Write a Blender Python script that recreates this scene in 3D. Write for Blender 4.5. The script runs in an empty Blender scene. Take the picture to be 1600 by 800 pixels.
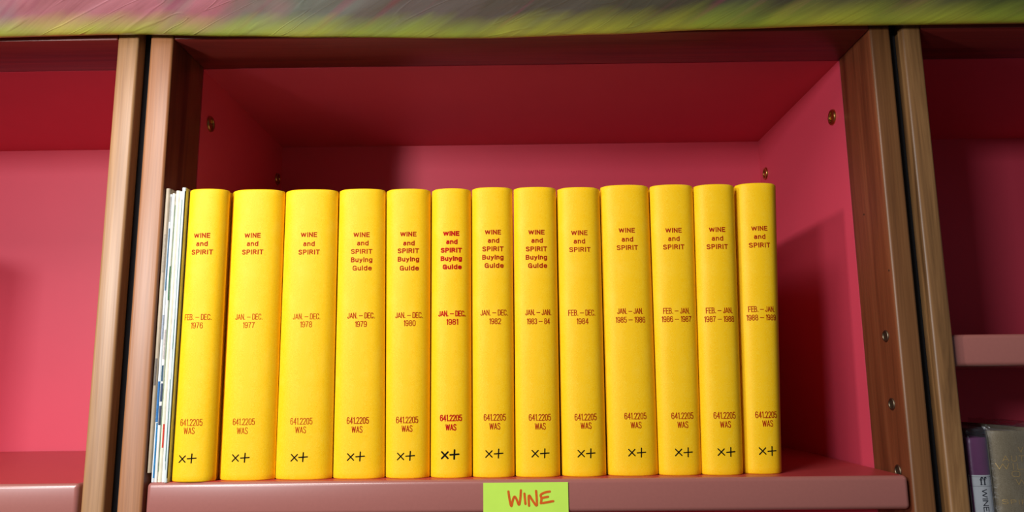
import bpy, bmesh, math, random
from mathutils import Vector, Matrix, noise

random.seed(7)
SC = bpy.context.scene
COL = SC.collection

# ------------------------------------------------------------------ camera
cam_d = bpy.data.cameras.new('camera')
cam = bpy.data.objects.new('camera', cam_d)
COL.objects.link(cam)
cam_d.sensor_fit = 'HORIZONTAL'
cam_d.sensor_width = 36.0
cam_d.lens = 1181.04 / 1600 * 36.0
cam_d.clip_start = 0.01
YAW, PITCH, ROLL = 0.0071, 0.1652, -0.0105
_f = Vector((-math.sin(YAW) * math.cos(PITCH), math.cos(YAW) * math.cos(PITCH), math.sin(PITCH)))
_r = Vector((math.cos(YAW), math.sin(YAW), 0))
_u = _r.cross(_f)
_r2 = math.cos(ROLL) * _r + math.sin(ROLL) * _u
_u2 = math.cos(ROLL) * _u - math.sin(ROLL) * _r
cam.matrix_world = Matrix(((_r2.x, _u2.x, -_f.x, -0.006), (_r2.y, _u2.y, -_f.y, -0.7642), (_r2.z, _u2.z, -_f.z, 0.0937), (0, 0, 0, 1)))
SC.camera = cam

# ------------------------------------------------------------------ light
SC.view_settings.view_transform = 'Standard'
SC.view_settings.look = 'None'
SC.view_settings.gamma = 1.0
SC.view_settings.use_curve_mapping = False
SC.view_settings.exposure = 0.27

world = bpy.data.worlds.new('world')
SC.world = world
world.use_nodes = True
world.node_tree.nodes['Background'].inputs[0].default_value = (0.74, 0.84, 1.0, 1)
world.node_tree.nodes['Background'].inputs[1].default_value = 0.06


def area(name, loc, target, sx, sy, power, color):
    d = bpy.data.lights.new(name, 'AREA')
    d.shape = 'RECTANGLE'
    d.size, d.size_y, d.energy, d.color = sx, sy, power, color
    o = bpy.data.objects.new(name, d)
    COL.objects.link(o)
    o.location = loc
    o.rotation_euler = (Vector(target) - Vector(loc)).to_track_quat('-Z', 'Y').to_euler()
    return o


# a lamp by the photographer's left shoulder and the ceiling light behind
area('reading_lamp', (-0.74, -0.69, 0.42), (-0.1, 0.1, 0.2), 0.07, 0.09, 4.3, (1.0, 0.95, 0.90))
area('window_light', (-2.0, -3.1, 0.62), (-0.3, 0.1, 0.2), 0.45, 0.30, 36, (0.97, 0.97, 1.0))
area('ceiling_light', (-0.76, -1.05, 1.05), (-0.6, 0.1, 0.1), 0.5, 0.4, 13, (1.0, 0.97, 0.95))


# ------------------------------------------------------------------ materials
def S(r, g, b):
    def c(v):
        v /= 255.0
        return v / 12.92 if v <= 0.04045 else ((v + 0.055) / 1.055) ** 2.4
    return (c(r), c(g), c(b), 1)


def mat(name):
    m = bpy.data.materials.new(name)
    m.use_nodes = True
    nt = m.node_tree
    return m, nt, nt.nodes['Principled BSDF']


def N(nt, typ, **kw):
    n = nt.nodes.new(typ)
    for k, v in kw.items():
        setattr(n, k, v)
    return n


def coords(nt, scale, loc=(0, 0, 0), rot=(0, 0, 0), out='Object'):
    t = N(nt, 'ShaderNodeTexCoord')
    mp = N(nt, 'ShaderNodeMapping')
    mp.inputs['Scale'].default_value = scale
    mp.inputs['Location'].default_value = loc
    mp.inputs['Rotation'].default_value = rot
    nt.links.new(t.outputs[out], mp.inputs[0])
    return mp.outputs[0]


def noise_tex(nt, vec, scale, detail=4, rough=0.55, dist=0.0):
    n = N(nt, 'ShaderNodeTexNoise')
    n.inputs['Scale'].default_value = scale
    n.inputs['Detail'].default_value = detail
    n.inputs['Roughness'].default_value = rough
    n.inputs['Distortion'].default_value = dist
    nt.links.new(vec, n.inputs['Vector'])
    return n.outputs['Fac']


def ramp(nt, fac, stops):
    r = N(nt, 'ShaderNodeValToRGB')
    e = r.color_ramp.elements
    while len(e) < len(stops):
        e.new(0.5)
    for el, (p, c) in zip(e, stops):
        el.position = p
        el.color = c
    nt.links.new(fac, r.inputs[0])
    return r.outputs[0]


def mix(nt, kind, fac, a, b):
    n = N(nt, 'ShaderNodeMix', data_type='RGBA', blend_type=kind)
    for sock, v in ((n.inputs[0], fac), (n.inputs[6], a), (n.inputs[7], b)):
        if hasattr(v, 'is_linked'):
            nt.links.new(v, sock)
        else:
            sock.default_value = v
    return n.outputs[2]


def bump(nt, b, h, strength, dist=0.001):
    n = N(nt, 'ShaderNodeBump')
    n.inputs['Strength'].default_value = strength
    n.inputs['Distance'].default_value = dist
    nt.links.new(h, n.inputs['Height'])
    nt.links.new(n.outputs[0], b.inputs['Normal'])


def plain(name, col, rough=0.5, metal=0.0, grain=0.06, gscale=60, spec=0.5):
    m, nt, b = mat(name)
    v = coords(nt, (1, 1, 1))
    f = noise_tex(nt, v, gscale, 3)
    c = ramp(nt, f, [(0.3, tuple(x * (1 - grain) for x in col[:3]) + (1,)), (0.7, tuple(min(1, x * (1 + grain)) for x in col[:3]) + (1,))])
    nt.links.new(c, b.inputs['Base Color'])
    b.inputs['Roughness'].default_value = rough
    b.inputs['Metallic'].default_value = metal
    b.inputs['Specular IOR Level'].default_value = spec
    return m


def wood(name, dark, mid, light, axis='z', seed=0.0, rough=0.42, grain=1.0, streak=None):
    m, nt, b = mat(name)
    long_, cross = 1.2, 26.0
    sc = {'z': (cross, cross, long_), 'x': (long_, cross, cross), 'y': (cross, long_, cross)}[axis]
    v = coords(nt, sc, loc=(seed, seed * 1.7, seed * 0.6))
    f = noise_tex(nt, v, 1.6, 5, 0.6, 0.7 * grain)
    c = ramp(nt, f, [(0.28, dark), (0.5, mid), (0.72, light)])
    fine = {'z': (420, 420, 9), 'x': (9, 420, 420), 'y': (420, 9, 420)}[axis]
    g = noise_tex(nt, coords(nt, fine, loc=(seed, 0, 0)), 1.0, 2, 0.5)
    gc = ramp(nt, g, [(0.3, (0.74, 0.72, 0.70, 1)), (0.62, (1, 1, 1, 1))])
    c = mix(nt, 'MULTIPLY', 0.75, c, gc)
    if streak:
        s = noise_tex(nt, coords(nt, tuple(x * 0.55 for x in sc), loc=(seed * 3.1, 0.4, seed)), 2.2, 3, 0.5, 0.4)
        sm = ramp(nt, s, [(0.57, (0, 0, 0, 1)), (0.66, (1, 1, 1, 1))])
        c = mix(nt, 'MIX', sm, c, mix(nt, 'MULTIPLY', 1.0, c, streak))
    nt.links.new(c, b.inputs['Base Color'])
    b.inputs['Roughness'].default_value = rough
    bump(nt, b, g, 0.25, 0.0004)
    return m


def cloth(name, col, light, dark, rough=0.5, scuff=0.5):
    m, nt, b = mat(name)
    w1 = noise_tex(nt, coords(nt, (1500, 1500, 3800)), 1.0, 2)
    w2 = noise_tex(nt, coords(nt, (90, 90, 40), loc=(3, 1, 0)), 1.0, 6, 0.7)
    c = ramp(nt, w1, [(0.3, dark), (0.5, col), (0.75, light)])
    c = mix(nt, 'MIX', ramp(nt, w2, [(0.48, (0, 0, 0, 1)), (0.75, (scuff, scuff, scuff, 1))]), c, light)
    nt.links.new(c, b.inputs['Base Color'])
    b.inputs['Roughness'].default_value = rough
    b.inputs['Specular IOR Level'].default_value = 0.24
    bump(nt, b, w1, 0.35, 0.0003)
    return m


M = {}
M['pink'] = plain('raspberry_pink_paint', S(210, 70, 92), 0.5, grain=0.02, gscale=9, spec=0.4)
M['shelf'] = plain('dusty_rose_metal_paint', S(162, 100, 92), 0.30, grain=0.025, gscale=300, spec=0.8)
M['shelf_top'] = plain('shelf_paint_pink_reflection', S(176, 62, 62), 0.35, grain=0.03, gscale=120)  # shelf paint reddened on top to paint in the pink interior's reflection
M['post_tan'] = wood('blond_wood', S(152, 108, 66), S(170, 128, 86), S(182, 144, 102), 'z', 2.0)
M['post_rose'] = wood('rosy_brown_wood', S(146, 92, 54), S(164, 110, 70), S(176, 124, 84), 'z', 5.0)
M['post_red'] = wood('red_brown_wood', S(80, 38, 20), S(116, 62, 36), S(134, 78, 48), 'z', 9.0, streak=(0.5, 0.42, 0.4, 1))  # base of this and the next two darkened to paint the falloff rightwards
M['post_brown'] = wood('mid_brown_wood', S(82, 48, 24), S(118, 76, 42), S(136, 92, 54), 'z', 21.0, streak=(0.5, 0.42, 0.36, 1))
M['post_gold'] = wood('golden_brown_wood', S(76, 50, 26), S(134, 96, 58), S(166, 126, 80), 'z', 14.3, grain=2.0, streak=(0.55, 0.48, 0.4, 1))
M['rail'] = wood('rail_wood', S(92, 26, 22), S(128, 42, 36), S(146, 56, 46), 'x', 3.0)  # red bounce from the pink interior painted into the wood colour
M['black'] = plain('black_gap_shade', S(10, 12, 18), 0.9)  # stands in for the shade inside the gaps
M['bore'] = plain('nail_hole_shadow_brown', S(30, 14, 8), 0.9)
M['brass'] = plain('worn_brass', S(190, 150, 84), 0.3, 1.0)
M['steel'] = plain('nickel_insert', S(120, 108, 90), 0.45, 1.0)
M['dark_hole'] = plain('dark_bore', S(84, 72, 56), 0.5, 0.8)
M['yellow'] = cloth('yellow_book_cloth', S(255, 202, 0), S(255, 218, 74), S(242, 178, 0), scuff=0.28)
M['dark_cloth'] = cloth('dark_red_book_cloth', S(96, 22, 26), S(110, 34, 34), S(80, 16, 20))
M['paper'] = plain('page_paper', S(236, 228, 208), 0.8, grain=0.05, gscale=400)
M['red_ink'] = plain('red_stamping_foil', S(168, 34, 6), 0.7, grain=0.2, gscale=900, spec=0.12)
M['red_ink_bold'] = plain('bright_red_stamping_foil', S(186, 18, 12), 0.7, grain=0.12, gscale=900, spec=0.12)
M['red_ink_thin'] = plain('worn_red_stamping_foil', S(180, 66, 4), 0.7, grain=0.2, gscale=900, spec=0.12)
M['black_ink'] = plain('black_pen_ink', S(8, 12, 8), 0.8, spec=0.1)
M['lime'] = plain('lime_note_paper', S(196, 238, 84), 0.75, grain=0.03, gscale=40)
M['marker'] = plain('orange_marker', S(214, 96, 30), 0.7, grain=0.12, gscale=500, spec=0.15)
M['carpet'] = plain('grey_carpet', S(120, 112, 104), 0.95, grain=0.15, gscale=300)
M['plaster'] = plain('dark_wall_paint', S(40, 40, 46), 0.9)


def film_material():
    m, nt, b = mat('crinkled_film_painted_reflections')
    uv = N(nt, 'ShaderNodeTexCoord').outputs['UV']
    def mapped(scale, rot, loc=(0, 0, 0)):
        mp = N(nt, 'ShaderNodeMapping')
        mp.inputs['Scale'].default_value = scale
        mp.inputs['Rotation'].default_value = rot
        mp.inputs['Location'].default_value = loc
        nt.links.new(uv, mp.inputs[0])
        return mp.outputs[0]
    def slanted(ang, scale, loc=(0, 0, 0)):            # first turn (in metres of sheet), then stretch
        turned = mapped((1, 0.6, 1), (0, 0, -math.radians(ang)))
        mp = N(nt, 'ShaderNodeMapping')
        mp.inputs['Scale'].default_value = scale
        mp.inputs['Location'].default_value = loc
        nt.links.new(turned, mp.inputs[0])
        return mp.outputs[0]
    def madd(a, k, c):
        n = N(nt, 'ShaderNodeMath', operation='MULTIPLY_ADD')
        for sock, v in zip(n.inputs, (a, k, c)):
            if hasattr(v, 'is_linked'):
                nt.links.new(v, sock)
            else:
                sock.default_value = v
        return n.outputs[0]
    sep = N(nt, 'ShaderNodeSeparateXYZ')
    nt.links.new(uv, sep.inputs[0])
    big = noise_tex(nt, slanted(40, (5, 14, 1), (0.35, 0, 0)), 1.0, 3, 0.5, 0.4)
    along = madd(big, 0.34, madd(sep.outputs[0], 0.806, 0.33))  # reflected brightness painted along the mauve and olive film, darkening towards the right
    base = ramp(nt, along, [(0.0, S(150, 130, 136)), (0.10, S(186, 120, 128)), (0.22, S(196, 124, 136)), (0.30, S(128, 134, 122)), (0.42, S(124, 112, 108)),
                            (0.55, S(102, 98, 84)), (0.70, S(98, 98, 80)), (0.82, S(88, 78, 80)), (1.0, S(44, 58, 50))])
    stre = noise_tex(nt, slanted(36, (2.4, 60, 1), (0.3, 0, 0)), 1.0, 2, 0.5, 0.2)
    base = mix(nt, 'MIX', ramp(nt, stre, [(0.58, (0, 0, 0, 1)), (0.72, (0.75, 0.75, 0.75, 1))]), base, S(164, 88, 110))
    # yellow-green reflection in the lower hem, painted into the film colour
    wob = noise_tex(nt, slanted(28, (8, 60, 1), (2, 1, 0)), 1.0, 4, 0.5, 0.3)
    wide = ramp(nt, sep.outputs[0], [(0.0, (0, 0, 0, 1)), (0.25, (1, 1, 1, 1))])
    band = ramp(nt, madd(wide, -0.012, madd(wob, 0.042, sep.outputs[1])), [(0.066, (1, 1, 1, 1)), (0.112, (0, 0, 0, 1))])
    hue = noise_tex(nt, mapped((7, 3, 1), (0, 0, 0)), 1.0, 2)
    green = ramp(nt, hue, [(0.4, S(214, 222, 76)), (0.6, S(178, 206, 70))])
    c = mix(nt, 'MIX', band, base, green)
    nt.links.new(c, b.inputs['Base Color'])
    b.inputs['Roughness'].default_value = 0.36
    b.inputs['Specular IOR Level'].default_value = 0.7
    fine = noise_tex(nt, slanted(30, (7, 120, 1)), 1.0, 3, 0.5, 0.5)
    cre = noise_tex(nt, slanted(24, (5, 34, 1), (1, 4, 0)), 1.0, 2, 0.5, 0.9)
    line = ramp(nt, cre, [(0.455, (0, 0, 0, 1)), (0.475, (1, 1, 1, 1)), (0.495, (0, 0, 0, 1))])
    left = ramp(nt, along, [(0.15, (1, 1, 1, 1)), (0.75, (0.15, 0.15, 0.15, 1))])
    bump(nt, b, madd(mix(nt, 'MULTIPLY', 1.0, line, left), 0.55, fine), 0.3, 0.002)
    return m


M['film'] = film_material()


def clear_film():
    m = bpy.data.materials.new('clear_jacket_film')
    m.use_nodes = True
    nt = m.node_tree
    nt.nodes.clear()
    out = N(nt, 'ShaderNodeOutputMaterial')
    tr = N(nt, 'ShaderNodeBsdfTransparent')
    tr.inputs[0].default_value = (0.86, 0.88, 0.92, 1)
    gl = N(nt, 'ShaderNodeBsdfGlossy')
    gl.inputs['Roughness'].default_value = 0.22
    gl.inputs[0].default_value = (0.9, 0.95, 1, 1)
    v = coords(nt, (60, 60, 200))
    f = noise_tex(nt, v, 1.0, 3, 0.6, 0.4)
    bp = N(nt, 'ShaderNodeBump')
    bp.inputs['Strength'].default_value = 0.6
    bp.inputs['Distance'].default_value = 0.002
    nt.links.new(f, bp.inputs['Height'])
    nt.links.new(bp.outputs[0], gl.inputs['Normal'])
    fr = N(nt, 'ShaderNodeLayerWeight')
    fr.inputs[0].default_value = 0.35
    mx = N(nt, 'ShaderNodeMixShader')
    nt.links.new(fr.outputs['Facing'], mx.inputs[0])
    nt.links.new(tr.outputs[0], mx.inputs[1])
    nt.links.new(gl.outputs[0], mx.inputs[2])
    nt.links.new(mx.outputs[0], out.inputs[0])
    return m


M['clear'] = clear_film()


# ------------------------------------------------------------------ mesh helpers
def link_mesh(name, bm, materials, parent=None, smooth=False):
    bmesh.ops.recalc_face_normals(bm, faces=bm.faces)
    me = bpy.data.meshes.new(name)
    bm.to_mesh(me)
    bm.free()
    if not isinstance(materials, (list, tuple)):
        materials = [materials]
    for m in materials:
        me.materials.append(m)
    if smooth:
        for p in me.polygons:
            p.use_smooth = True
        me.set_sharp_from_angle(angle=math.radians(38))
    o = bpy.data.objects.new(name, me)
    COL.objects.link(o)
    if parent:
        o.parent = parent
    return o


def box(bm, x0, x1, y0, y1, z0, z1, bev=0.0, seg=2, mi=0):
    g = bmesh.ops.create_cube(bm, size=1.0)
    vs = g['verts']
    for v in vs:
        v.co = Vector(((x0 + x1) / 2 + v.co.x * (x1 - x0), (y0 + y1) / 2 + v.co.y * (y1 - y0), (z0 + z1) / 2 + v.co.z * (z1 - z0)))
    fs = {f for v in vs for f in v.link_faces}
    for f in fs:
        f.material_index = mi
    if bev:
        es = list({e for v in vs for e in v.link_edges})
        r = bmesh.ops.bevel(bm, geom=es, offset=bev, segments=seg, profile=0.5, affect='EDGES')
        for f in r['faces']:
            f.material_index = mi
    return fs


def thing(name, label, cat, loc=(0, 0, 0), group=None):
    o = bpy.data.objects.new(name, None)
    o.empty_display_size = 0.02
    COL.objects.link(o)
    o.location = loc
    tag(o, label, cat, group)
    return o


def tag(o, label=None, cat=None, group=None, kind=None):
    if label: o['label'] = label
    if cat: o['category'] = cat
    if group: o['group'] = group
    if kind: o['kind'] = kind
    return o


def struct(name, bm, m):
    o = link_mesh(name, bm, m)
    o['kind'] = 'structure'
    return o


# ------------------------------------------------------------------ the setting
ZF = -1.40           # the floor; the wine shelf is at z = 0
bm = bmesh.new(); box(bm, -3.0, 3.0, -3.0, 0.48, ZF - 0.05, ZF); struct('floor', bm, M['carpet'])
bm = bmesh.new(); box(bm, -3.0, 3.0, 0.42, 0.48, ZF, 1.3); struct('wall_back', bm, M['plaster'])

# ------------------------------------------------------------------ bookcases
ZT = 0.463           # underside of the top rail and the top panel
D1, D2 = 0.0799, 0.3833


def bookcase(label, xl, xr, wl, wr, ml, mr, min_l, min_r, shelves, sockets=(), cams=(), recess=0.0, nails=()):
    """xl, xr: inner faces of the posts; wl, wr: post widths."""
    t = thing('bookcase', label, 'bookcase', ((xl + xr) / 2, 0, ZF), 'pink bookcases standing side by side')
    ox, oz = (xl + xr) / 2, ZF
    def part(name, m, x0, x1, y0, y1, z0, z1, bev=0.0, seg=2, parent=t):
        b = bmesh.new()
        box(b, x0 - ox, x1 - ox, y0, y1, z0 - oz, z1 - oz, bev, seg)
        return link_mesh(name, b, m, parent, bev > 0)
    pl = part('post', ml, xl - wl, xl, 0, D1, ZF, ZT + 0.04, 0.003, 3)
    pr = part('post', mr, xr, xr + wr, 0, D1, ZF, ZT + 0.04, 0.003, 3)
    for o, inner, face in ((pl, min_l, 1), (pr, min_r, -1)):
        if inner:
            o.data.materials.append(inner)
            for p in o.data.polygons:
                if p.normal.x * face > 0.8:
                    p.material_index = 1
    part('top_rail', M['rail'], xl, xr, 0.0005, D1, ZT, ZT + 0.04, 0.002, 2)
    part('side_panel', M['pink'], xl - wl, xl, D1, D2 + 0.012, ZF, ZT + 0.04)
    part('side_panel', M['pink'], xr, xr + wr, D1, D2 + 0.012, ZF, ZT + 0.04)
    part('top_panel', M['pink'], xl, xr, D1, D2, ZT, ZT + 0.04)
    part('back_panel', M['pink'], xl, xr, D2, D2 + 0.012, ZF, ZT + 0.04)
    for z in shelves:
        b = bmesh.new()
        box(b, xl + (0.0001 if recess else 0.003) - ox, xr - (0.0001 if recess else 0.003) - ox, recess, D2 - 0.001, z - 0.032 - oz, z - oz, 0.0046, 5)
        for f in b.faces:
            if f.normal.z > 0.9:
                f.material_index = 1
        link_mesh('shelf', b, [M['shelf'], M['shelf_top']], t, True)
    for (side, y, z) in sockets:          # bored shelf-pin inserts in the wood
        b = bmesh.new()
        ring(b, 0.0062, 0.0042, 0.0012)
        o = link_mesh('pin_insert', b, M['steel'], t, True)
        b = bmesh.new()
        disc(b, 0.0043, 0.0)
        h = link_mesh('bore', b, M['dark_hole'], o)
        o.location = ((xl if side < 0 else xr) - ox, y, z - oz)
        o.rotation_euler = (0, math.radians(90 * (1 if side < 0 else -1)), 0)
        h.location = (0, 0, 0.0003)
    for (side, y, z) in cams:             # brass cap screws in the painted sides
        b = bmesh.new()
        ring(b, 0.0095, 0.0062, 0.0024)
        o = link_mesh('cap_screw', b, M['brass'], t, True)
        b = bmesh.new()
        disc(b, 0.0063, 0.0)
        box(b, -0.0009, 0.0009, -0.0056, 0.0056, 0, 0.0008)
        h = link_mesh('screw_slot', b, M['brass'], o)
        o.location = ((xl if side < 0 else xr) - ox, y, z - oz)
        o.rotation_euler = (0, math.radians(90 * (1 if side < 0 else -1)), 0)
        h.location = (0, 0, 0.0008)
    for (y, z) in nails:                  # small nail holes in the right post
        b = bmesh.new()
        disc(b, 0.0011, 0.0, 12)
        o = link_mesh('nail_hole', b, M['bore'], t)
        o.location = (xr - ox - 0.00012, y, z - oz)
        o.rotation_euler = (0, math.radians(-90), 0)
    return t


def ring(bm, ro, ri, h, n=28):
    prof = [(ro, 0.0), (ro, h * 0.5), (ro - 0.0006, h), (ri + 0.0004, h), (ri, h * 0.6), (ri, 0.0)]
    rows = []
    for k in range(n):
        a = 2 * math.pi * k / n
        rows.append([bm.verts.new((r * math.cos(a), r * math.sin(a), z)) for r, z in prof])
    for k in range(n):
        A, B = rows[k], rows[(k + 1) % n]
        for i in range(len(prof)):
            j = (i + 1) % len(prof)
            bm.faces.new((A[i], B[i], B[j], A[j]))


def disc(bm, r, z, n=24):
    bm.faces.new([bm.verts.new((r * math.cos(2 * math.pi * k / n), r * math.sin(2 * math.pi * k / n), z)) for k in range(n)])


pitch = 0.0685
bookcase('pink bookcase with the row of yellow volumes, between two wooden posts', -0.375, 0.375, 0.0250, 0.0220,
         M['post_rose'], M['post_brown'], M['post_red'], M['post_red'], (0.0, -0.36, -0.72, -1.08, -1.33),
         sockets=[(1, 0.0255, 0.1367), (1, 0.0255, 0.0675), (1, 0.0252, 0.0015)],
         nails=[(0.0498, 0.271), (0.0062, 0.2025)],
         cams=[(-1, 0.1065, 0.4045), (-1, 0.363, 0.406), (1, 0.1075, 0.4035), (1, 0.3565, 0.4035)])
bookcase('empty bright pink bookcase with a blond wooden post, at the left edge', -1.1855, -0.4355, 0.0240, 0.0230,
         M['post_tan'], M['post_tan'], None, None, (0.0, -0.36, -0.72, -1.08, -1.33))
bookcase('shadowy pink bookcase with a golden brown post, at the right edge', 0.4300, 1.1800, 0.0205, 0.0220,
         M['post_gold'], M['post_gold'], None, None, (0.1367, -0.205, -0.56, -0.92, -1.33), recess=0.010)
for lab, x0, x1 in (('black strip standing in for the shade in the gap left of the yellow volumes', -0.4125, -0.4000), ('black strip standing in for the shade in the gap right of the yellow volumes', 0.3970, 0.4095)):
    b = bmesh.new()
    box(b, x0 + 0.0002, x1 - 0.0002, 0.0145, 0.40, ZF, ZT + 0.035, 0.0008, 1)  # added strip paints the shade in the open gap between bookcases
    tag(link_mesh('gap_shade_strip', b, M['black']), lab, 'strip', 'black strips standing in for shade between the bookcases')


# ------------------------------------------------------------------ the film over the bookcase tops
def film_sheet():
    def lip(x):
        pts = [(-1.3, .462), (-0.60, .4615), (-0.42, .4632), (-0.30, .4595), (-0.22, .4572), (-0.04, .4535), (0.09, .456), (0.2, .4595), (0.335, .4620), (0.54, .4618), (1.3, .462)]
        for (a, za), (c, zc) in zip(pts, pts[1:]):
            if a <= x <= c:
                u = (x - a) / (c - a)
                u = u * u * (3 - 2 * u)
                return za + (zc - za) * u
        return .462
    prof = [(-.0035, .030), (-.0036, .012), (-.006, .002), (-.010, .0), (-.016, .003), (-.028, .0125), (-.05, .031), (-.08, .049), (-.12, .060), (-.17, .066), (-.198, .074),
            (-.205, .090), (-.19, .106), (-.15, .114), (-.08, .106), (-.03, .082), (0.0, .056), (.03, .0465), (.10, .0462), (.18, .0465)]
    # resample
    cum = [0.0]
    for a, c in zip(prof, prof[1:]):
        cum.append(cum[-1] + math.dist(a, c))
    NV, NU = 170, 640
    x0, x1 = -1.22, 1.22
    def at(s):
        d = s * cum[-1]
        for i in range(len(prof) - 1):
            if d <= cum[i + 1] + 1e-9:
                u = (d - cum[i]) / (cum[i + 1] - cum[i])
                return prof[i][0] + u * (prof[i + 1][0] - prof[i][0]), prof[i][1] + u * (prof[i + 1][1] - prof[i][1])
        return prof[-1]
    P = [at(j / NV) for j in range(NV + 1)]
    for _ in range(2):                                       # soften the corners
        P = [P[0]] + [((a[0] + 2 * c[0] + e[0]) / 4, (a[1] + 2 * c[1] + e[1]) / 4) for a, c, e in zip(P, P[1:], P[2:])] + [P[-1]]
    bm = bmesh.new()
    uvl = bm.loops.layers.uv.new('uv')
    g, uvs = [], {}
    for i in range(NU + 1):
        x = x0 + (x1 - x0) * i / NU
        row = []
        for j in range(NV + 1):
            s = j / NV
            y, dz = P[j]
            on = min(1.0, max(0.0, (s - 0.056) / 0.04)) * min(1.0, max(0.0, (0.70 - s) / 0.08))
            sl = s * cum[-1]
            # slanted folds running up and to the right, finer crinkles, and broad bellies
            th = math.radians(38)
            p_, q_ = x * math.cos(th) + sl * math.sin(th), -x * math.sin(th) + sl * math.cos(th)
            w = noise.noise(Vector((p_ * 3.5, q_ * 26, 1.3))) * 0.0026
            lf = max(0.12, min(1.0, 0.55 - 1.6 * x))            # the sheet is more crumpled towards the left
            t2 = math.radians(22)
            p2, q2 = x * math.cos(t2) + sl * math.sin(t2), -x * math.sin(t2) + sl * math.cos(t2)
            w += noise.noise(Vector((p2 * 14, q2 * 110, 7.7))) * 0.0013 * lf
            w += noise.noise(Vector((x * 2.1, sl * 7, 4.0))) * 0.005
            r = 1 - abs(noise.noise(Vector((p2 * 5 + 3 * noise.noise(Vector((x * 9, sl * 9, 2))), q2 * 60, 11.0)))) * 2
            w += max(0, r - 0.84) * 0.003 * lf
            nb = P[min(j + 1, NV)], P[max(j - 1, 0)]
            ty, tz = nb[0][0] - nb[1][0], nb[0][1] - nb[1][1]
            L = math.hypot(ty, tz) or 1
            ny, nz = tz / L, -ty / L
            if ny > 0 and s < 0.5: pass
            zz = lip(x) + dz if s < 0.72 else (lip(x) + dz) * max(0, (0.86 - s) / 0.14) + (0.462 + dz) * (1 - max(0, (0.86 - s) / 0.14))
            yy = y - abs(ny) * w * on if y < 0 else y
            v = bm.verts.new((x, min(yy, -0.0032) if y < -0.003 else yy, zz + (-abs(nz) if s < 0.4 else abs(nz)) * w * on))
            uvs[v] = (x, s)
            row.append(v)
        g.append(row)
    for i in range(NU):
        for j in range(NV):
            f = bm.faces.new((g[i][j], g[i + 1][j], g[i + 1][j + 1], g[i][j + 1]))
            for l in f.loops:
                l[uvl].uv = uvs[l.vert]
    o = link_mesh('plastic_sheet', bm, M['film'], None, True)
    sol = o.modifiers.new('thickness', 'SOLIDIFY')
    sol.thickness = 0.0005
    sol.offset = 1
    return tag(o, 'crinkled glossy film sheet, mauve and olive with a painted yellow-green reflection at the hem, over the bookcase tops', 'plastic sheet')


film_sheet()


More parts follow.
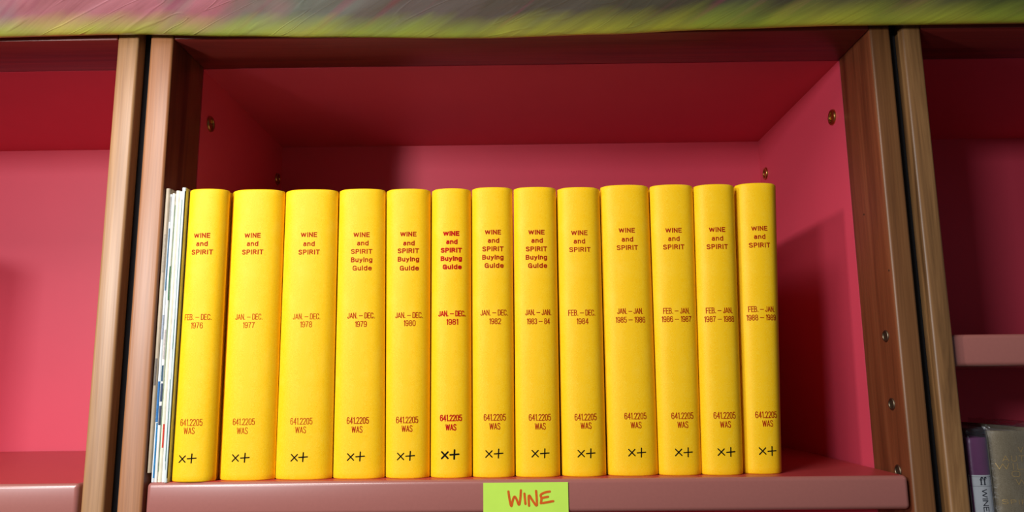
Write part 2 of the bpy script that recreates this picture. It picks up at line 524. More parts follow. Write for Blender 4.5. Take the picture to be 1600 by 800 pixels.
# ------------------------------------------------------------------ lettering
# a grotesque alphabet drawn as pen paths: width, then strokes; 'c' strokes are curves through their points
_S = [(.5, .80), (.43, .95), (.25, 1), (.07, .95), (.01, .77), (.08, .62), (.25, .53), (.42, .43), (.5, .25), (.43, .05), (.25, 0), (.07, .05), (0, .22)]
_O = [(.25, 1), (.06, .92), (0, .7), (0, .5), (0, .3), (.06, .08), (.25, 0), (.44, .08), (.5, .3), (.5, .5), (.5, .7), (.44, .92), (.25, 1)]
GLYPH = {
    'A': (.60, [(0, 0), (.3, 1)], [(.3, 1), (.6, 0)], [(.1, .30), (.5, .30)]),
    'B': (.52, [(0, 0), (0, 1)], ['c', (0, 1), (.22, 1), (.42, .96), (.48, .77), (.42, .58), (.22, .53), (0, .53)], ['c', (.2, .53), (.43, .48), (.52, .27), (.44, .05), (.22, 0), (0, 0)]),
    'C': (.50, ['c', (.5, .72), (.44, .93), (.25, 1), (.06, .92), (0, .7), (0, .5), (0, .3), (.06, .08), (.25, 0), (.44, .07), (.5, .28)]),
    'D': (.50, [(0, 0), (0, 1)], ['c', (0, 1), (.22, 1), (.43, .92), (.5, .7), (.5, .5), (.5, .3), (.43, .08), (.22, 0), (0, 0)]),
    'E': (.44, [(0, 0), (0, 1)], [(0, 1), (.44, 1)], [(0, .52), (.38, .52)], [(0, 0), (.44, 0)]),
    'F': (.42, [(0, 0), (0, 1)], [(0, 1), (.42, 1)], [(0, .50), (.36, .50)]),
    'G': (.54, ['c', (.52, .74), (.45, .93), (.26, 1), (.07, .92), (0, .7), (0, .5), (0, .3), (.07, .08), (.26, 0), (.45, .06), (.54, .22)], [(.54, 0), (.54, .46)], [(.30, .46), (.54, .46)]),
    'I': (0.0, [(0, 0), (0, 1)]),
    'J': (.36, ['c', (.36, 1), (.36, .6), (.36, .28), (.32, .07), (.18, 0), (.04, .07), (0, .26)]),
    'L': (.42, [(0, 0), (0, 1)], [(0, 0), (.42, 0)]),
    'M': (.66, [(0, 0), (0, 1)], [(0, 1), (.33, .1)], [(.33, .1), (.66, 1)], [(.66, 1), (.66, 0)]),
    'N': (.52, [(0, 0), (0, 1)], [(0, 1), (.52, 0)], [(.52, 0), (.52, 1)]),
    'O': (.50, ['c'] + _O),
    'P': (.48, [(0, 0), (0, 1)], ['c', (0, 1), (.22, 1), (.42, .95), (.48, .74), (.42, .52), (.22, .46), (0, .46)]),
    'R': (.52, [(0, 0), (0, 1)], ['c', (0, 1), (.22, 1), (.42, .95), (.48, .75), (.42, .55), (.22, .49), (0, .49)], [(.26, .48), (.52, 0)]),
    'S': (.50, ['c'] + _S),
    'T': (.50, [(.25, 0), (.25, 1)], [(0, 1), (.5, 1)]),
    'U': (.50, ['c', (0, 1), (0, .6), (0, .28), (.07, .07), (.25, 0), (.43, .07), (.5, .28), (.5, .6), (.5, 1)]),
    'V': (.56, [(0, 1), (.28, 0)], [(.28, 0), (.56, 1)]),
    'W': (.86, [(0, 1), (.2, 0)], [(.2, 0), (.43, .94)], [(.43, .94), (.66, 0)], [(.66, 0), (.86, 1)]),
    'a': (.42, ['c', (.03, .58), (.1, .70), (.22, .73), (.36, .69), (.40, .54), (.40, .2), (.44, 0)], ['c', (.40, .44), (.2, .42), (.03, .33), (0, .17), (.07, .02), (.2, 0), (.34, .06), (.40, .2)]),
    'd': (.44, [(.44, 0), (.44, 1)], ['c', (.44, .5), (.38, .67), (.22, .73), (.06, .66), (0, .37), (.06, .07), (.22, 0), (.38, .06), (.44, .24)]),
    'e': (.44, [(0, .38), (.44, .38)], ['c', (.44, .38), (.41, .62), (.23, .73), (.05, .64), (0, .37), (.05, .08), (.23, 0), (.37, .04), (.43, .17)]),
    'g': (.44, [(.44, .72), (.44, -.05)], ['c', (.44, -.05), (.40, -.22), (.22, -.28), (.07, -.23), (.02, -.13)], ['c', (.44, .5), (.38, .67), (.22, .73), (.06, .66), (0, .39), (.06, .12), (.22, .05), (.38, .11), (.44, .27)]),
    'i': (0.0, [(0, 0), (0, .73)], [(0, .95), (0, 1.0)]),
    'n': (.42, [(0, 0), (0, .73)], ['c', (0, .48), (.08, .66), (.23, .73), (.38, .66), (.42, .48), (.42, .2), (.42, 0)]),
    'u': (.42, [(.42, 0), (.42, .73)], ['c', (0, .73), (0, .45), (0, .25), (.05, .06), (.19, 0), (.34, .07), (.42, .25)]),
    'y': (.46, [(0, .73), (.24, .02)], ['c', (.46, .73), (.30, .2), (.20, -.12), (.12, -.25), (.0, -.27)]),
    '0': (.46, ['c'] + [(x * .92, y) for x, y in _O]),
    '1': (.16, [(.16, 0), (.16, 1)], [(.16, 1), (0, .82)]),
    '2': (.46, ['c', (0, .74), (.05, .93), (.23, 1), (.41, .93), (.45, .74), (.38, .52), (.2, .28), (0, 0)], [(0, 0), (.46, 0)]),
    '3': (.46, ['c', (.02, .78), (.08, .94), (.23, 1), (.40, .93), (.43, .76), (.38, .58), (.2, .53)], ['c', (.2, .53), (.4, .47), (.46, .27), (.40, .06), (.23, 0), (.06, .06), (0, .24)]),
    '4': (.48, [(.36, 0), (.36, 1)], [(.36, 1), (0, .28)], [(0, .28), (.48, .28)]),
    '5': (.46, [(.42, 1), (.06, 1)], [(.06, 1), (.02, .5)], ['c', (.02, .5), (.12, .6), (.26, .62), (.41, .54), (.46, .32), (.40, .07), (.23, 0), (.06, .06), (0, .22)]),
    '6': (.46, ['c', (.44, .78), (.38, .95), (.23, 1), (.06, .91), (0, .65), (0, .35), (.06, .07), (.23, 0), (.41, .07), (.46, .30), (.41, .54), (.23, .61), (.06, .53), (0, .36)]),
    '7': (.44, [(0, 1), (.44, 1)], ['c', (.44, 1), (.28, .62), (.18, .3), (.14, 0)]),
    '8': (.46, ['c', (.23, .53), (.07, .61), (.03, .77), (.08, .95), (.23, 1), (.38, .95), (.43, .77), (.39, .61), (.23, .53), (.05, .45), (0, .26), (.06, .05), (.23, 0), (.40, .05), (.46, .26), (.41, .45), (.23, .53)]),
    '9': (.46, ['c', (.02, .22), (.08, .05), (.23, 0), (.40, .09), (.46, .35), (.46, .65), (.40, .93), (.23, 1), (.05, .93), (0, .70), (.05, .46), (.23, .39), (.40, .47), (.46, .64)]),
    '.': (.10, [(.02, .02), (.08, .02)]),
    '&': (.5, ['c', (.5, 0), (.2, .5), (.12, .8), (.25, 1), (.36, .8), (.2, .5), (0, .25), (.2, 0), (.5, .35)]),
    '—': (.72, [(0, .44), (.72, .44)]),
    ' ': (.10,),
}


def smooth(P, n=4):
    Q = []
    for i in range(len(P) - 1):
        p0, p1, p2, p3 = P[max(i - 1, 0)], P[i], P[i + 1], P[min(i + 2, len(P) - 1)]
        for k in range(n):
            t = k / n
            Q.append(0.5 * ((2 * p1) + (p2 - p0) * t + (2 * p0 - 5 * p1 + 4 * p2 - p3) * t * t + (3 * p1 - p0 - 3 * p2 + p3) * t ** 3))
    return Q + [P[-1]]


def strip(bm, P, r, place, cap=1.0):
    """Flat strip of half width r along P (x, z), squared ends run on by cap * r."""
    P = [p.copy() for p in P]
    d0, d1 = (P[0] - P[1]).normalized(), (P[-1] - P[-2]).normalized()
    P[0] += d0 * r * cap
    P[-1] += d1 * r * cap
    Q = []
    for a, b in zip(P, P[1:]):
        n = max(1, int((b - a).length / 0.0022))
        Q += [a + (b - a) * (k / n) for k in range(n)]
    P = Q + [P[-1]]
    L, R = [], []
    for i, p in enumerate(P):
        d = (P[min(i + 1, len(P) - 1)] - P[max(i - 1, 0)]).normalized()
        nrm = Vector((-d.y, d.x)) * r
        L.append(bm.verts.new(place(*(p + nrm))))
        R.append(bm.verts.new(place(*(p - nrm))))
    for i in range(len(P) - 1):
        bm.faces.new((L[i], L[i + 1], R[i + 1], R[i]))


def line_faces(bm, text, cx, cz, width, cap, r, place, track=.20):
    """One line of lettering centred at (cx, cz): overall width and cap height, pen half width r (metres)."""
    adv = sum(GLYPH[c][0] for c in text) + track * (len(text) - 1)
    sx, sz = (width - 2 * r) / adv, cap - 2 * r
    x0 = cx - adv * sx / 2
    z0 = cz - sz / 2
    for c in text:
        g = GLYPH[c]
        for st in g[1:]:
            curve = st[0] == 'c'
            P = [Vector((x0 + x * sx, z0 + z * sz)) for x, z in (st[1:] if curve else st)]
            if curve:
                strip(bm, smooth(P), r, place, 0.3)
            else:
                diag = abs(P[0].x - P[1].x) > 1e-6 and abs(P[0].y - P[1].y) > 1e-6
                strip(bm, P, r, place, 0.25 if diag else 1.0)
        x0 += (g[0] + track) * sx


def ribbon(bm, pts, r, place, lift=0.0, n=5):
    """A pen stroke through pts (x, z): flat strip with round ends; pts are smoothed."""
    P = [Vector((a, b)) for a, b in pts]
    if len(P) == 2:
        P = [P[0] + (P[1] - P[0]) * (k / 8) for k in range(9)]
    if len(P) > 2:
        Q = []
        for i in range(len(P) - 1):
            p0, p1, p2, p3 = P[max(i - 1, 0)], P[i], P[i + 1], P[min(i + 2, len(P) - 1)]
            for k in range(n):
                t = k / n
                Q.append(0.5 * ((2 * p1) + (p2 - p0) * t + (2 * p0 - 5 * p1 + 4 * p2 - p3) * t * t + (3 * p1 - p0 - 3 * p2 + p3) * t ** 3))
        P = Q + [P[-1]]
    L, R = [], []
    for i, p in enumerate(P):
        d = (P[min(i + 1, len(P) - 1)] - P[max(i - 1, 0)]).normalized()
        nrm = Vector((-d.y, d.x)) * r
        L.append(bm.verts.new(place(*(p + nrm), lift)))
        R.append(bm.verts.new(place(*(p - nrm), lift)))
    for i in range(len(P) - 1):
        bm.faces.new((L[i], L[i + 1], R[i + 1], R[i]))
    for idx, sgn in ((0, -1), (-1, 1)):
        d = (P[1] - P[0]).normalized() if idx == 0 else (P[-1] - P[-2]).normalized()
        a0 = math.atan2(d.y, d.x) + (0 if sgn > 0 else math.pi)
        fan = [bm.verts.new(place(P[idx].x + r * math.cos(a0 + t), P[idx].y + r * math.sin(a0 + t), lift)) for t in [math.pi * (k / 8 - 0.5) for k in range(9)]]
        bm.faces.new(fan)


# ------------------------------------------------------------------ books
def book_cover(bm, xb0, xb1, xt0, xt1, h, depth, bulge, joint=0.0014, board=0.0027, hinge=0.008, n=24):
    """Cloth case round a page block: curved spine at y = 0 .. bulge, boards back to y = depth.
    The width may differ between base (xb) and top (xt)."""
    def outline(x0, x1, ins):
        w, c = (x1 - x0) / 2, (x0 + x1) / 2
        L = []
        L.append((x0 + 0.0006 + ins, depth - ins))
        L.append((x0 + 0.0006 + ins, bulge + hinge + 0.004))
        L.append((x0 + joint + 0.0006 + ins, bulge + hinge - 0.001))
        L.append((x0 + joint + ins, bulge + hinge - 0.004))
        L.append((x0 + ins, bulge + 0.0022))
        for k in range(n + 1):
            u = -1 + 2 * k / n
            a = abs(u)
            L.append((c + (w - ins) * u, bulge * (0.42 * a ** 2 + 0.58 * a ** 6) + ins))
        for x, y in L[4::-1]:
            L.append((2 * c - x, y))
        return L
    def inner(x0, x1):
        w, c = (x1 - x0) / 2 - board - 0.002, (x0 + x1) / 2
        L = [(c - w, depth), (c - w, bulge + hinge + 0.004), (c - w, bulge + hinge - 0.001), (c - w, bulge + hinge - 0.004), (c - w, bulge + board)]
        for k in range(n + 1):
            u = -1 + 2 * k / n
            L.append((c + w * u, bulge * u * u + board))
        for x, y in L[4::-1]:
            L.append((2 * c - x, y))
        return L
    lv = [(0, .0010), (0.0005, .0004), (0.0014, 0.0), (0.006, -0.0), (h * 0.33, 0), (h * 0.66, 0), (h - 0.006, 0), (h - 0.0014, 0), (h - 0.0005, .0004), (h, .0010)]
    outer = []
    for z, ins in lv:
        t = z / h
        outer.append([bm.verts.new((x, y, z)) for x, y in outline(xb0 + (xt0 - xb0) * t, xb1 + (xt1 - xb1) * t, ins)])
    inn = [[bm.verts.new((x, y, z)) for x, y in inner(a, b)] for a, b, z in ((xb0, xb1, 0), (xt0, xt1, h))]
    m = len(outer[0])
    for A, B in zip(outer, outer[1:]):
        for i in range(m - 1):
            bm.faces.new((A[i], A[i + 1], B[i + 1], B[i]))
    for i in range(m - 1):
        bm.faces.new((inn[0][i], inn[1][i], inn[1][i + 1], inn[0][i + 1]))
        bm.faces.new((outer[0][i], inn[0][i], inn[0][i + 1], outer[0][i + 1]))
        bm.faces.new((outer[-1][i], outer[-1][i + 1], inn[1][i + 1], inn[1][i]))
    for i in (0, m - 1):
        ring_ = [r[i] for r in outer] + [inn[1][i], inn[0][i]]
        bm.faces.new(ring_)


def page_block(bm, xb0, xb1, xt0, xt1, h, depth, bulge):
    ins = 0.0052
    vs = []
    for z, a, b in ((0.004, xb0, xb1), (h - 0.004, xt0, xt1)):
        vs.append([bm.verts.new(p) for p in ((a + ins, bulge + 0.004, z), (b - ins, bulge + 0.004, z), (b - ins, depth - 0.004, z), ((a + b) / 2, depth - 0.009, z), (a + ins, depth - 0.004, z))])
    A, B = vs
    bm.faces.new(A[::-1])
    bm.faces.new(B)
    for i in range(5):
        j = (i + 1) % 5
        bm.faces.new((A[i], A[j], B[j], B[i]))


def spine_place(x0b, x1b, x0t, x1t, h, bulge, eps=0.00016):
    def place(x, z, lift=0.0):
        t = z / h
        a, b = x0b + (x0t - x0b) * t, x1b + (x1t - x1b) * t
        u = (x - (a + b) / 2) / ((b - a) / 2)
        u = abs(max(-1, min(1, u)))
        return (x, bulge * (0.42 * u ** 2 + 0.58 * u ** 6) - eps - lift, z)
    return place


# front y, base x0 x1, top x0 x1, height, date lines, title / date / call number / ink mark centres (x, z in mm)
VOLUMES = [
    (0.000, -0.3521, -0.3060, -0.3513, -0.3080, 0.2964, ('FEB. — DEC.', '1976'),
     [(-331.7, 246.5), (-331.2, 237.8), (-330.7, 229.1)], [(-331.4, 162.1), (-331.6, 153.6)], [(-331.7, 57.4), (-333.2, 49.4)], [(-338.5, 22.3), (-329.0, 22.8)]),
    (0.008, -0.3082, -0.2517, -0.3090, -0.2530, 0.2972, ('JAN. — DEC.', '1977'),
     [(-282.1, 247.5), (-281.7, 238.7), (-281.3, 229.9)], [(-282.1, 162.5), (-281.7, 154.0)], [(-282.3, 57.2), (-283.2, 48.4)], [(-288.9, 22.0), (-279.3, 22.2)]),
    (0.010, -0.2517, -0.1945, -0.2523, -0.1962, 0.2970, ('JAN. — DEC.', '1978'),
     [(-223.7, 247.9), (-223.3, 238.3), (-223.0, 229.5)], [(-223.4, 162.4), (-223.5, 154.2)], [(-224.9, 57.1), (-225.3, 48.6)], [(-230.7, 21.6), (-221.8, 22.1)]),
    (0.012, -0.1940, -0.1419, -0.1954, -0.1461, 0.2975, ('JAN. — DEC.', '1979'),
     [(-169.0, 247.6), (-167.5, 238.7), (-168.6, 229.9), (-168.4, 221.1), (-167.6, 212.3)], [(-167.8, 162.9), (-167.6, 154.0)], [(-168.6, 57.1), (-169.1, 48.3)], [(-174.9, 21.5), (-165.3, 22.0)]),
    (0.012, -0.1413, -0.0966, -0.1454, -0.0978, 0.2969, ('JAN. — DEC.', '1980'),
     [(-120.0, 247.7), (-119.2, 238.1), (-119.8, 230.0), (-119.6, 221.2), (-118.5, 211.7)], [(-118.3, 162.7), (-117.5, 154.5)], [(-118.9, 57.2), (-118.8, 48.7)], [(-124.9, 21.6), (-115.3, 22.1)]),
    (0.012, -0.0960, -0.0539, -0.0968, -0.0545, 0.2967, ('JAN. — DEC.', '1981'),
     [(-75.0, 247.8), (-74.3, 239.0), (-74.9, 230.1), (-74.9, 221.3), (-73.9, 212.5)], [(-74.1, 163.9), (-73.7, 155.3)], [(-74.7, 58.7), (-74.7, 49.5)], [(-80.7, 22.4), (-71.1, 23.0)]),
    (0.012, -0.0533, -0.0110, -0.0538, -0.0101, 0.2974, ('JAN. — DEC.', '1982'),
     [(-31.3, 248.7), (-30.7, 239.8), (-31.4, 231.0), (-31.5, 222.2), (-30.2, 213.4)], [(-30.5, 164.4), (-29.6, 155.5)], [(-30.6, 58.9), (-30.6, 50.1)], [(-36.6, 23.2), (-27.0, 23.5)]),
    (0.012, -0.0103, 0.0349, -0.0094, 0.0363, 0.2971, ('JAN. — JAN.', '1983 — 84'),
     [(14.3, 248.1), (14.8, 239.3), (14.0, 230.4), (13.8, 221.6), (15.0, 212.8)], [(14.9, 164.2), (14.8, 155.0)], [(14.8, 58.4), (15.0, 49.6)], [(9.5, 23.1), (19.1, 23.3)]),
    (0.013, 0.0362, 0.0814, 0.0370, 0.0831, 0.2966, ('FEB. — DEC.', '1984'),
     [(59.2, 247.1), (59.0, 238.2), (59.4, 229.4)], [(59.8, 163.4), (60.2, 154.6)], [(60.9, 58.2), (61.0, 49.7)], [(55.5, 22.6), (65.1, 22.8)]),
    (0.015, 0.0826, 0.1339, 0.0837, 0.1357, 0.2990, ('JAN. — JAN.', '1985 — 1986'),
     [(109.2, 249.6), (109.5, 240.0), (109.2, 231.2)], [(109.8, 164.7), (109.8, 155.8)], [(111.2, 58.6), (111.5, 49.7)], [(106.3, 22.9), (115.9, 22.8)]),
    (0.015, 0.1339, 0.1769, 0.1364, 0.1828, 0.2987, ('FEB. — JAN.', '1986 — 1987'),
     [(158.2, 249.0), (158.1, 240.1), (157.7, 231.3)], [(157.6, 164.5), (157.3, 155.9)], [(158.6, 58.4), (158.5, 49.6)], [(153.0, 22.7), (162.6, 22.6)]),
    (0.014, 0.1769, 0.2188, 0.1833, 0.2269, 0.2982, ('FEB. — JAN.', '1987 — 1988'),
     [(203.6, 249.0), (203.4, 239.7), (202.9, 230.9)], [(201.5, 164.3), (201.1, 155.4)], [(200.8, 58.4), (201.0, 49.5)], [(195.3, 22.7), (204.9, 22.6)]),
    (0.020, 0.2206, 0.2598, 0.2294, 0.2740, 0.3006, ('FEB. — JAN.', '1988 — 1989'),
     [(249.8, 251.0), (249.5, 242.1), (249.0, 233.1)], [(247.0, 165.7), (246.4, 157.0)], [(244.6, 58.3), (245.3, 49.7)], [(238.4, 22.7), (248.0, 22.6)]),
]


WID = {'WINE': .0170, 'and': .0120, 'SPIRIT': .0222, 'Buying': .0222, 'Guide': .0198,
       'FEB. — DEC.': .0280, 'JAN. — DEC.': .0283, 'JAN. — JAN.': .0268, 'FEB. — JAN.': .0275}
WHERE = ['leftmost of the yellow row beside the thin journals', 'second from left in the yellow row', 'third from left, widest with the second',
         'fourth from left, first with a five-line title', 'fifth from left in the yellow row', 'with the boldest red lettering',
         'in the middle of the yellow row', 'eighth from left, last with a five-line title', 'ninth from left in the yellow row',
         'fourth from right in the yellow row', 'third from right in the yellow row', 'next to last on the right',
         'rightmost, leaning right beside the empty space']
for i, (fy, b0, b1, t0, t1, h, dl, tt, dd, kk, xx) in enumerate(VOLUMES):
    if i < 12:                       # neighbours touch, never overlap
        b1, t1 = min(b1, VOLUMES[i + 1][1]), min(t1, VOLUMES[i + 1][3])
    ox = (b0 + b1) / 2
    gap = 0.0003
    a = (b0 - ox + gap, b1 - ox - gap, t0 - ox + gap, t1 - ox - gap)
    dep = 0.225 + 0.004 * math.sin(i * 2.3)
    bul = 0.0095 + 0.001 * math.sin(i * 1.7)
    lab = 'yellow cloth volume dated %s %s, %s' % (dl[0].replace(' — ', '-'), dl[1].replace(' — ', '-'), WHERE[i])
    t = thing('book', lab, 'book', (ox, fy, 0.0), 'yellow cloth volumes on the shelf')
    bm = bmesh.new(); book_cover(bm, *a, h, dep, bul); link_mesh('cover', bm, M['yellow'], t, True)
    bm = bmesh.new(); page_block(bm, *a, h, dep, bul); link_mesh('page_block', bm, M['paper'], t)
    place = spine_place(*a, h, bul)
    bold = (i == 5)
    semi = i in (4, 6, 7)
    words = ['WINE', 'and', 'SPIRIT', 'Buying', 'Guide'][:len(tt)]
    ink = M['red_ink_bold'] if bold else M['red_ink']
    thin = M['red_ink_bold'] if bold else (M['red_ink_thin'] if i < 3 else M['red_ink'])
    bm = bmesh.new()
    for w, (x, z) in zip(words, tt):
        line_faces(bm, w, x / 1000 - ox, z / 1000, WID[w], .0052, .00068 if bold else (.00056 if semi else .00050), place, .32)
    link_mesh('title_lettering', bm, ink, t)
    bm = bmesh.new()
    yw = {4: .0122, 9: .0237, 11: .0305}[len(dl[1])]
    for w, wd, (x, z) in zip(dl, (WID[dl[0]], yw), dd):
        line_faces(bm, w, x / 1000 - ox, z / 1000, wd, .0061, .00050 if bold else (.00037 if i > 2 else .00033), place, .22)
    link_mesh('date_lettering', bm, thin, t)
    bm = bmesh.new()
    for w, wd, (x, z) in zip(('641.2205', 'WAS'), (.0223, .0110), kk):
        line_faces(bm, w, x / 1000 - ox, z / 1000, wd, .0067, .00052 if bold else (.00038 if i > 2 else .00033), place, .22)
    link_mesh('call_number', bm, thin, t)
    bm = bmesh.new()
    (cx, cz), (px, pz) = [(x / 1000 - ox, z / 1000) for x, z in xx]
    r = .00082 if bold else .00058
    for k, (pts) in enumerate(([(cx - .0031, cz + .0031), (cx + .0031, cz - .0031)], [(cx - .0032, cz - .0033), (cx + .0031, cz + .0030)],
                               [(px - .0043, pz - .0003), (px + .0042, pz + .0002)], [(px + .0001, pz + .0043), (px - .0003, pz - .0043)])):
        ribbon(bm, pts, r, place, k * 0.00003)
    link_mesh('ink_mark', bm, M['black_ink'], t)


# ------------------------------------------------------------------ thin journals left of the yellow row
def journal(label, xb0, xb1, xt0, xt1, fy, z0, h, dep, col, prints, page=S(240, 238, 228)):
    ox = (xb0 + xb1) / 2
    t = thing('journal', label, 'journal', (ox, fy, z0), 'thin journals beside the left post')
    a, b, c, d = xb0 - ox, xb1 - ox, xt0 - ox, xt1 - ox
    bul = min(0.0016, (b - a) * 0.45)
    n = 8
    bm = bmesh.new()
    rows = []
    for k in range(9):
        s = k / 8
        l, r = a + (c - a) * s, b + (d - b) * s
        th = 0.0004
        o_ = [(l, dep)] + [((l + r) / 2 + (r - l) / 2 * math.sin(math.pi * (q / n - .5)), bul * (1 - math.cos(math.pi * (q / n - .5)))) for q in range(n + 1)] + [(r, dep)]
        i_ = [(r - th, dep)] + [((l + r) / 2 + ((r - l) / 2 - th) * math.sin(math.pi * (.5 - q / n)), th + bul * (1 - math.cos(math.pi * (q / n - .5)))) for q in range(n + 1)] + [(l + th, dep)]
        jit = 0.0004 * noise.noise(Vector((xb0 * 90, s * 5, 2)))
        rows.append([bm.verts.new((x + jit, y, s * h)) for x, y in o_ + i_])
    m = len(rows[0])
    for A, B in zip(rows, rows[1:]):
        for q in range(m):
            bm.faces.new((A[q], A[(q + 1) % m], B[(q + 1) % m], B[q]))
    for rw in (rows[0], rows[-1]):
        half = m // 2
        for q in range(half - 1):
            bm.faces.new((rw[q], rw[q + 1], rw[m - 2 - q], rw[m - 1 - q]))
    link_mesh('cover', bm, plain('journal_cover', col, 0.45, grain=0.10, gscale=90), t, True)
    bm = bmesh.new()
    vs = [[bm.verts.new((x, y, z)) for x, y in ((l + .0005, .003), (r - .0005, .003), (r - .0005, dep - .002), (l + .0005, dep - .002))] for l, r, z in ((a, b, .001), (c, d, h - .001))]
    bm.faces.new(vs[0][::-1]); bm.faces.new(vs[1])
    for q in range(4):
        bm.faces.new((vs[0][q], vs[0][(q + 1) % 4], vs[1][(q + 1) % 4], vs[1][q]))
    link_mesh('page_block', bm, plain('journal_pages', page, 0.8), t)
    for (u0, u1, za, zb, pc) in prints:           # printed blocks on the spine
        bm = bmesh.new()
        K = 6
        cols_ = []
        for z in (za, (za + zb) / 2, zb):
            s = z / h
            l, r = a + (c - a) * s, b + (d - b) * s
            jit = 0.0004 * noise.noise(Vector((xb0 * 90, s * 5, 2)))
            cols_.append([bm.verts.new(((l + r) / 2 + (r - l) / 2 * (u := u0 + (u1 - u0) * q / K) + jit, bul * (1 - math.cos(math.asin(max(-1, min(1, u))))) - 0.00012, z)) for q in range(K + 1)])
        for A, B in zip(cols_, cols_[1:]):
            for q in range(K):
                bm.faces.new((A[q], A[q + 1], B[q + 1], B[q]))
        link_mesh('spine_print', bm, plain('spine_print', pc, 0.5, grain=0.25, gscale=500), t)
    return t


journal('thin grey-tan journal nearest the left wooden post, base raised above the shelf', -.3745, -.3706, -.3745, -.3695, .0040, .0090, .2890, .19, S(172, 156, 132),
        [(-.5, .5, .085, .112, S(96, 88, 80)), (-.4, .6, .20, .24, S(150, 138, 120))])
journal('thin grey journal with blue spine block, second from the left wooden post', -.3697, -.3662, -.3692, -.3668, .0035, 0, .2915, .20, S(214, 222, 226),
        [(-.7, .75, .058, .098, S(24, 104, 168)), (0.0, .8, .004, .057, S(44, 132, 190)), (-.6, .8, .14, .165, S(150, 160, 176)), (-.2, .8, .19, .255, S(82, 120, 150)), (-.8, .4, .262, .289, S(150, 146, 140))])
journal('thin white journal with navy spine blocks, third from the left wooden post', -.3661, -.3632, -.3666, -.3635, .0030, 0, .2922, .20, S(244, 242, 232),
        [(-.7, .8, .055, .074, S(60, 62, 82)), (-.7, .8, .078, .096, S(58, 74, 104)), (-.8, .5, .098, .114, S(36, 78, 104)), (-.6, .6, .12, .15, S(190, 180, 176)), (.3, .9, .18, .215, S(72, 134, 92))])
journal('thin cream journal with red spine mark, fourth from the left wooden post', -.3631, -.3591, -.3633, -.3588, .0035, 0, .2954, .20, S(232, 226, 204),
        [(.1, .8, .033, .056, S(214, 58, 42)), (-.95, -.6, .01, .28, S(150, 176, 150))])
journal('thin white journal with chipped spine, fifth from the left wooden post', -.3590, -.3556, -.3588, -.3559, .0030, 0, .2943, .20, S(238, 242, 240),
        [(.45, .9, .02, .10, S(96, 130, 126)), (.5, .9, .13, .16, S(120, 150, 146))])
journal('thin pale grey journal with dark green edges, against the first yellow volume', -.3555, -.3523, -.3558, -.3516, .0008, 0, .2979, .20, S(206, 218, 216),
        [(-.95, -.45, .012, .285, S(84, 122, 116)), (.55, .98, .004, .294, S(22, 22, 10))])


# ------------------------------------------------------------------ sticky note on the shelf edge
def sticky_note():
    t = thing('sticky_note', 'lime green sticky note handwritten WINE, on the shelf edge below the yellow row', 'note', (-.0005, -.0002, -.0030))
    w, h = .0826, .0780
    def surf(x, z, lift=0.0):       # x from the note's centre, z downwards negative; the free end stands off
        k = max(0.0, -z - .012) / h
        return (x, -.0005 - .006 * k * k - .0004 * abs(x / w) - lift, z)
    bm = bmesh.new()
    nx, nz = 14, 14
    g = [[bm.verts.new(surf(-w / 2 + w * i / nx, -h * j / nz)) for j in range(nz + 1)] for i in range(nx + 1)]
    for i in range(nx):
        for j in range(nz):
            bm.faces.new((g[i][j], g[i + 1][j], g[i + 1][j + 1], g[i][j + 1]))
    o = link_mesh('paper', bm, M['lime'], t)
    s = o.modifiers.new('thickness', 'SOLIDIFY'); s.thickness = .00015; s.offset = 0
    bm = bmesh.new()
    place = lambda x, z, lift=0.0: surf(x / 1000 + .0005, z / 1000 + .0030, .0003 + lift)
    strokes = [[(-17.36, -11.35), (-16.11, -20.06), (-14.59, -25.12), (-13.19, -19.53), (-11.58, -16.18), (-9.68, -18.44), (-7.24, -23.95), (-6.01, -19.03), (-5.21, -10.33)],
               [(-1.86, -13.46), (-1.0, -23.0)], [(2.47, -24.71), (2.43, -15.18), (5.75, -19.7), (9.63, -24.77), (10.11, -20.3), (9.5, -11.03)],
               [(22.79, -11.71), (18.11, -12.51), (13.99, -14.72), (14.63, -18.1), (13.97, -22.58)], [(15.1, -17.65), (20.95, -16.58)], [(15.61, -22.42), (26.0, -20.72)]]
    for k, sp in enumerate(strokes):
        ribbon(bm, sp, 1.08, place, k * .00002)
    link_mesh('handwriting', bm, M['marker'], t)


sticky_note()


# ------------------------------------------------------------------ books in the right-hand bookcase
def jacket_film(bm, x0, x1, h, dep, bulge, over, seed):
    """Clear film sleeve: wraps the spine and stands up past the head of the book."""
    n = 24
    pts = [(x0 - .0006, dep * (1 - k / 10)) for k in range(9)]
    pts += [((x0 + x1) / 2 + (x1 - x0 + .0012) / 2 * (-1 + 2 * k / n), bulge * (.42 * abs(-1 + 2 * k / n) ** 2 + .58 * abs(-1 + 2 * k / n) ** 6) - .0008) for k in range(n + 1)]
    pts += [(x1 + .0006, dep * (.2 + .8 * k / 8)) for k in range(9)]
    zs = [.002, h * .3, h * .6, h * .9, h, h + over * .4, h + over * .75, h + over]
    rows = []
    for k, z in enumerate(zs):
        row = []
        for q, (x, y) in enumerate(pts):
            a = max(0.0, (z - h) / over)
            wob = noise.noise(Vector((x * 120, y * 60, seed + z * 40)))
            lean = a * .003 * noise.noise(Vector((x * 40, y * 20, seed)))
            row.append(bm.verts.new((x + lean, y + a * (.004 + .0035 * wob), z + a * (.0022 * wob))))
        rows.append(row)
    for A, B in zip(rows, rows[1:]):
        for q in range(len(pts) - 1):
            bm.faces.new((A[q], A[q + 1], B[q + 1], B[q]))


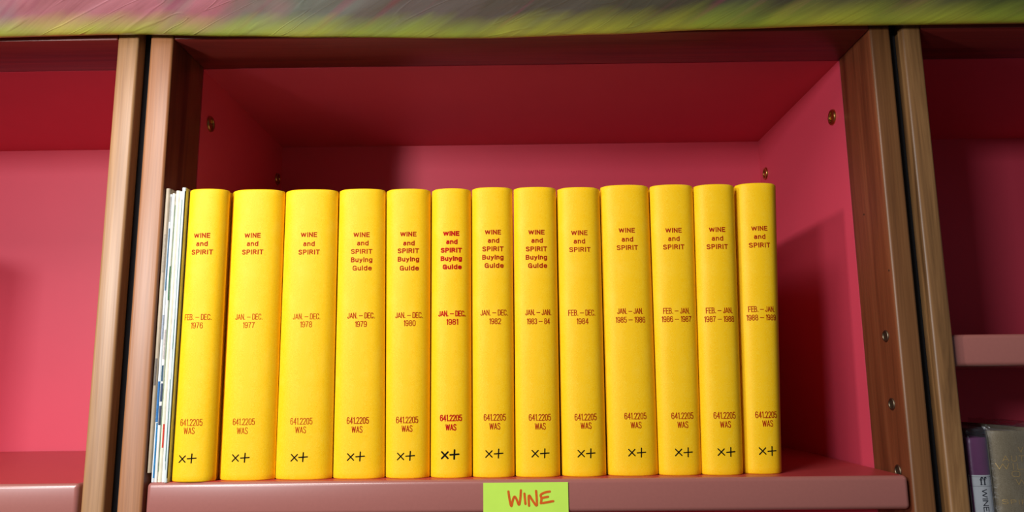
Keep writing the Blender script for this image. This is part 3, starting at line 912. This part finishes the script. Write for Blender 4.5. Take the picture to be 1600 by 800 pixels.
ZS = -0.205
h1 = .0337 - ZS
t = thing('book', 'purple book with white spine panel and film jacket, beside the golden brown post', 'book', (.4553, .020, ZS), 'old books in the right-hand bookcase')
a = (-.0112, .0112, -.0112, .0112)
bm = bmesh.new(); book_cover(bm, *a, h1, .155, .005, joint=.001, hinge=.006); link_mesh('cover', bm, plain('purple_jacket', S(136, 78, 118), .35, grain=.05), t, True)
bm = bmesh.new(); page_block(bm, *a, h1, .155, .005); link_mesh('page_block', bm, M['paper'], t)
pl = spine_place(*a, h1, .005)
zp = -.0027 - ZS
def patch(bm, x0, x1, z0, z1, place, lift, n=10):
    A = [[bm.verts.new(place(x0 + (x1 - x0) * k / n, z, lift)) for k in range(n + 1)] for z in (z0, (z0 + z1) / 2, z1)]
    for P, Q in zip(A, A[1:]):
        for k in range(n):
            bm.faces.new((P[k], P[k + 1], Q[k + 1], Q[k]))
bm = bmesh.new(); patch(bm, -.0110, .0110, zp - .150, zp, pl, 0); lp = link_mesh('spine_panel', bm, plain('white_spine_panel', S(236, 236, 232), .4, grain=.02), t)
bm = bmesh.new()
for z in (zp - .0016, zp - .0106):
    patch(bm, -.0110, .0110, z - .00025, z, pl, .0001)
for dx in (-.0017, .0017):                        # the two tall f's of the mark
    s0 = zp - .0093
    for sp in ([(dx, s0), (dx, s0 + .0052), (dx + .0003, s0 + .0064), (dx + .0012, s0 + .0070), (dx + .0018, s0 + .0062)],):
        ribbon(bm, [(x * 1000, z * 1000) for x, z in sp], .62, lambda x, z, l=0: pl(x / 1000, z / 1000, .0001 + l))
    ribbon(bm, [((dx - .0013) * 1000, (s0 + .0046) * 1000), ((dx + .0013) * 1000, (s0 + .0046) * 1000)], .3, lambda x, z, l=0: pl(x / 1000, z / 1000, .00014 + l))
    ribbon(bm, [((dx - .0012) * 1000, s0 * 1000), ((dx + .0012) * 1000, s0 * 1000)], .25, lambda x, z, l=0: pl(x / 1000, z / 1000, .00014 + l))
ln = .052                                         # title running down the spine
line_faces(bm, 'WINE SPIRIT', 0, 0, ln, .0056, .00042, lambda x, z: pl(.0006 + z, zp - .0135 - ln / 2 - x, .0001))
link_mesh('spine_lettering', bm, plain('dark_spine_ink', S(30, 32, 44), .5), lp)
bm = bmesh.new(); jacket_film(bm, -.0112, .0112, h1, .15, .005, .009, 3.0); link_mesh('film_jacket', bm, M['clear'], t, True)

h2 = .0400 - ZS
t = thing('book', 'thick beige cloth book with faint gilt spine lettering, right of the purple book', 'book', (.5035, .020, ZS), 'old books in the right-hand bookcase')
a = (-.0356, .0356, -.0356, .0356)
bm = bmesh.new(); book_cover(bm, *a, h2, .165, .009); link_mesh('cover', bm, cloth('beige_book_cloth', S(134, 120, 94), S(160, 148, 122), S(106, 94, 72)), t, True)
bm = bmesh.new(); page_block(bm, *a, h2, .165, .009); link_mesh('page_block', bm, M['paper'], t)
pl2 = spine_place(*a, h2, .009)
bm = bmesh.new()
for w, wd, z, cap in (('VAL', .019, .0215, .0058), ('AUTO & D', .050, .0130, .0058), ('WILLIAM', .0620, .0053, .0062), ('OWE', .036, -.0020, .0058), ('WOR', .030, -.0098, .0058), ('SPIRITS OF', .058, -.0290, .0045)):
    line_faces(bm, w, .0, z - ZS, wd, cap, .00028, pl2, .30)
link_mesh('gilt_lettering', bm, plain('worn_gilt', S(206, 170, 104), .45, .3, grain=.3, gscale=700), t)
bm = bmesh.new(); jacket_film(bm, -.0356, .0356, h2, .16, .009, .006, 8.0); link_mesh('film_jacket', bm, M['clear'], t, True)

# tall volume further along the left-hand shelf; its shadow falls on the back panel beside the frame's left edge
for nm, x0, x1, hh, lab in (('book', -.930, -.886, .309, 'tall dark red volume on the left-hand shelf, casting the shadow at the left edge'), ('book', -.980, -.932, .300, 'second dark red volume on the left-hand shelf, further left')):
    w = (x1 - x0) / 2
    t = thing(nm, lab, 'book', ((x0 + x1) / 2, .02, 0), 'dark red volumes on the left-hand shelf')
    a = (-w, w, -w, w)
    bm = bmesh.new(); book_cover(bm, *a, hh, .22, .008); link_mesh('cover', bm, M['dark_cloth'], t, True)
    bm = bmesh.new(); page_block(bm, *a, hh, .22, .008); link_mesh('page_block', bm, M['paper'], t)
